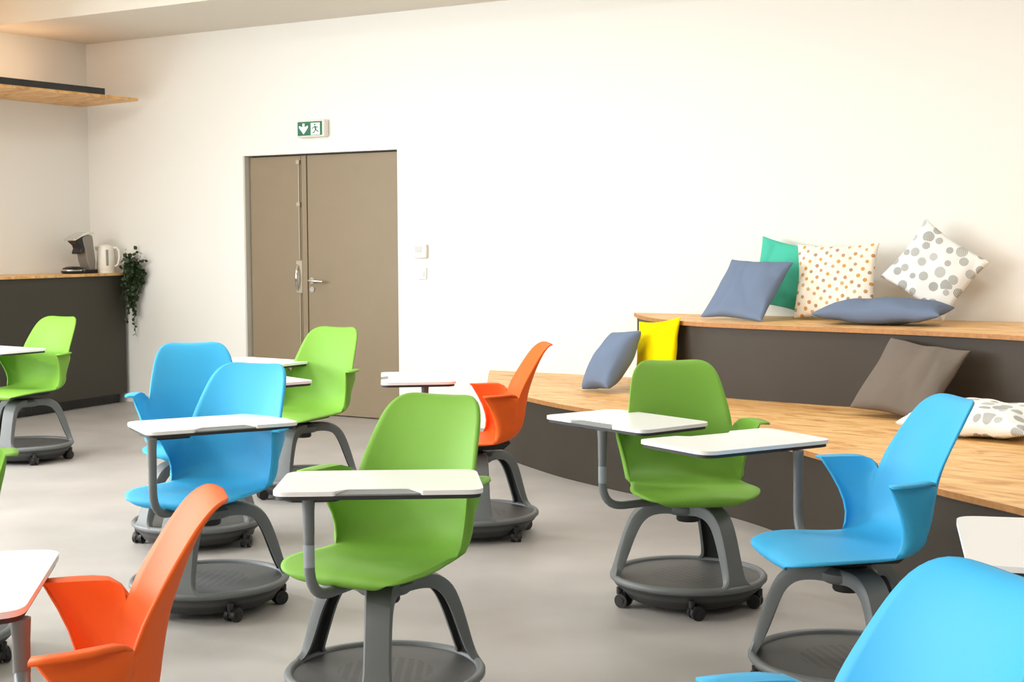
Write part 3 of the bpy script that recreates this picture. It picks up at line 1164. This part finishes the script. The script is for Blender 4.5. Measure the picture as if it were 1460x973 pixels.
def chair(color, x, y, yaw, base, tab, post, label, sticker=False, dogleg=None, cast_seed=0):
    """tab = (x, y, angle) of the writing tablet in the room, post = (x, y) of its upright"""
    rt = empty('tablet_chair', (x, y, 0))
    tag(rt, label, 'chair', 'swivel chairs with writing tablets')
    yw = R_(yaw)
    sh = part('seat_shell', SHELL[color], rt, rz=yw)
    so = sh.modifiers.new('thickness', 'SOLIDIFY')
    so.thickness = .007
    so.offset = 0
    part('seat_plate', ME_PLATE, rt, rz=yw)
    part('swivel_column', ME_COL, rt, rz=yw)
    br = R_(base)
    for k in range(3):
        part('leg', ME_LEG, rt, rz=br + k * 2 * PI / 3)
    part('base_hub', ME_HUB, rt, rz=br)
    part('tray_rim', ME_RIM, rt, rz=br)
    part('base_tray', ME_TRAY, rt, rz=br)
    rn = random.Random(cast_seed + 11)
    for k in range(5):
        a = br + R_(36) + k * 2 * PI / 5
        c = part('caster', ME_CAST, rt, (.262 * math.cos(a), .262 * math.sin(a), 0), a + rn.uniform(-1.2, 1.2))
        part('wheel', ME_WHEEL, c)
    # swinging support arm under the seat and its upright
    p = Vector((post[0] - x, post[1] - y, 0))
    dr = p.normalized()
    r = p.length
    z0, zt = .383, ZTAB - .011
    bm = B()
    if dogleg is None:
        P = [dr * .03 + Vector((0, 0, z0)), dr * (r - .085) + Vector((0, 0, z0 - .004))]
        cc = [dr * (r - .085) + Vector((0, 0, z0 - .004)), dr * r + Vector((0, 0, z0 - .004)), dr * r + Vector((0, 0, z0 + .09))]
        for j in range(1, 9):
            P.append(bez2(cc[0], cc[1], cc[2], j / 8))
        P.append(dr * r + Vector((0, 0, zt - .10)))
        rr = [.0145] * len(P)
    else:
        Q = [Vector((dogleg[0] - x, dogleg[1] - y, 0)), p]
        d0 = Q[0].normalized()
        P = [d0 * .03 + Vector((0, 0, z0)), d0 * (Q[0].length - .06) + Vector((0, 0, z0 - .004)), Q[0] * .985 + Vector((0, 0, z0 + .02)), Q[0] + Vector((0, 0, z0 + .06)), Q[0] + Vector((0, 0, .49)),
             Q[0].lerp(p, .12) + Vector((0, 0, .515)), Q[0].lerp(p, .88) + Vector((0, 0, .53)), p + Vector((0, 0, .55)), p + Vector((0, 0, zt - .09))]
        rr = [.0145] * len(P)
    tube(bm, P, rr, 14)
    arm = obj('tablet_arm', bm, M['grey'], rt)
    bm = B()
    tube(bm, [p + Vector((0, 0, zt - .10)), p + Vector((0, 0, zt - .04)), p + Vector((0, 0, zt))], [.0152, .0158, .018], 16)
    obj('arm_collar', bm, M['grey'], arm)
    if sticker:
        bm = B()
        a0 = math.atan2(-y - p.y, -x - p.x)      # faces into the room
        for i in range(-3, 3):
            q = [p + Vector((.0172 * math.cos(a0 + R_(k * 18)), .0172 * math.sin(a0 + R_(k * 18)), z)) for k, z in ((i, zt - .185), (i + 1, zt - .185), (i + 1, zt - .125), (i, zt - .125))]
            bm.faces.new([bm.verts.new(v) for v in q])
        bmesh.ops.remove_doubles(bm, verts=bm.verts[:], dist=1e-5)
        bmesh.ops.solidify(bm, geom=bm.faces[:], thickness=-.0006)
        obj('height_sticker', bm, M['clear'], arm)
    tp = part('tablet_top', ME_TOP, rt, (tab[0] - x, tab[1] - y, ZTAB), R_(tab[2]))
    part('tablet_underside', ME_UND, rt, (tab[0] - x, tab[1] - y, ZTAB), R_(tab[2]))
    part('grip_lip', ME_LIP, tp)
    return rt


CH = [
    ('green', -.364, 4.034, -117, -90, (-.357, 3.87, 3.0), (-.535, 3.745), 'green chair in the middle foreground, its white tablet across the seat', dict(sticker=True)),
    ('green', .639, 5.199, -86, -58, (.415, 5.19, -53), (.316, 5.04), 'green chair before the lower bench, its tablet meeting the tablet of a blue chair', dict(sticker=True)),
    ('blue', .973, 4.141, -172, -78, (.725, 4.64, 211), (.905, 4.54), 'blue chair seen side-on at right, in front of the flat grey spotted cushion', {}),
    ('blue', -1.099, 5.165, -113, -99, (-1.082, 5.15, 29.5), (-1.228, 4.885), 'light blue chair with long tablet, just behind the near orange chair', {}),
    ('blue', -1.384, 6.287, -76, -137, (-1.21, 6.78, -52), (-1.08, 6.58), 'darker shaded blue chair half hidden behind the light blue chair', {}),
    ('green', -1.094, 7.49, -118, -104, (-1.38, 7.80, -35), (-1.32, 7.68), 'green chair standing in front of the brown double door', {}),
    ('green', -2.960, 8.715, -118, -96, (-3.13, 8.78, -35), (-3.2, 8.6), 'green chair farthest left, in front of the dark counter', {}),
    ('orange', -.168, 6.435, -173, -82, (-.45, 6.84, -85), (-.405, 6.68), 'orange chair beside the narrow end of the plywood bench', {}),
    ('orange', -.86, 2.54, -164, -60, (-1.075, 2.72, 280), (-.878, 2.535), 'orange chair nearest the camera at lower left, white tablet before it', dict(dogleg=(-.77, 2.235))),
    ('blue',  .36, 1.875, -163, -70, (.02, 1.72, 100), (.10, 1.66), 'big light blue chair nearest the camera at lower right, cut by the frame', {}),
    ('green', -1.86, 4.47, -80, -40, (-2.2, 4.3, 30), (-2.1, 4.2), 'green chair cut by the left frame edge, only armrest tip and caster showing', {}),
    ('green', 1.62, 3.05, 172, -20, (1.135, 3.04, 75.5), (1.28, 2.92), 'chair beyond the right frame edge of which only the white tablet shows', {}),
]
for i, (c, x, y, yaw, base, tab, post, lab, kw) in enumerate(CH):
    chair(c, x, y, yaw, base, tab, post, lab, cast_seed=i, **kw)

# ------------------------------------------------------------------ LIGHT


def area(name, s, d, z, sx, sy, power, col, rot=None):
    l = bpy.data.lights.new(name, 'AREA')
    l.shape = 'RECTANGLE'
    l.size = sx
    l.size_y = sy
    l.energy = power
    l.color = col
    o = bpy.data.objects.new(name, l)
    COL.objects.link(o)
    o.location = W(s, d, z)
    o.rotation_euler = rot if rot else (0, 0, WA)
    return o


LAMPS = [(-6.6, 2.4, 14), (-4.0, 2.4, 23), (-1.4, 2.4, 21), (1.4, 2.4, 20),  # unseen panels, guessed and placed to match the direction of the shading
         (-6.6, 4.6, 38), (-6.6, 6.8, 70), (-6.6, 9.0, 95), (-6.6, 11.2, 70),
         (-2.6, 8.6, 22), (1.4, 8.6, 30)]
for s, d, pw in LAMPS:
    lp = empty('unseen_ceiling_lamp', W(s, d, ZC2 - .03))
    tag(lp, 'unseen white ceiling light panel, guessed to match the shading', 'ceiling lamp', 'unseen ceiling light panels')
    bm = B()
    wbox(bm, s - .62, s + .62, d - .17, d + .17, ZC2 - .03, ZC2 - .001)
    wpart('lamp_housing', bm, M['casewhite'], lp, smooth=False)
    bm = B()
    wbox(bm, s - .59, s + .59, d - .14, d + .14, ZC2 - .034, ZC2 - .030)
    wpart('lamp_diffuser', bm, M['lamp'], lp, smooth=False)
    area('unseen_ceiling_light', s, d, ZC2 - .05, 1.15, .26, pw, (1, .99, .965))
# warm strip on the shelf
area('shelf_light', -9.0, 1.9, 2.53, .08, 2.6, 4, (1, .66, .40), (PI, 0, WA))
# daylight through the unseen left window, placed to match the shading direction
q = Vector((E_.x, E_.y, -.12)).to_track_quat('-Z', 'Y').to_euler()
area('unseen_window_daylight', S0 + .03, (WY0 + WY1) / 2, (WZ0 + WZ1) / 2, WY1 - WY0, WZ1 - WZ0, 520, (.93, .97, 1.0), q)

wld = bpy.data.worlds.new('world')
scn.world = wld
wld.use_nodes = True
wld.node_tree.nodes['Background'].inputs['Color'].default_value = (.75, .85, 1, 1)
wld.node_tree.nodes['Background'].inputs['Strength'].default_value = .6

# ------------------------------------------------------------------ CAMERA
cd = bpy.data.cameras.new('camera')
cd.sensor_width = 36
cd.lens = 2060.3 / 1460 * 36
cam = bpy.data.objects.new('camera', cd)
COL.objects.link(cam)
cam.matrix_world = Matrix.Translation((0, 0, 1.319)) @ Matrix.Rotation(PI / 2 - .0695, 4, 'X') @ Matrix.Rotation(-.0042, 4, 'Z')
scn.camera = cam

scn.view_settings.view_transform = 'Standard'
scn.view_settings.look = 'None'
scn.view_settings.gamma = 1
scn.view_settings.use_curve_mapping = False
scn.view_settings.exposure = 0.28
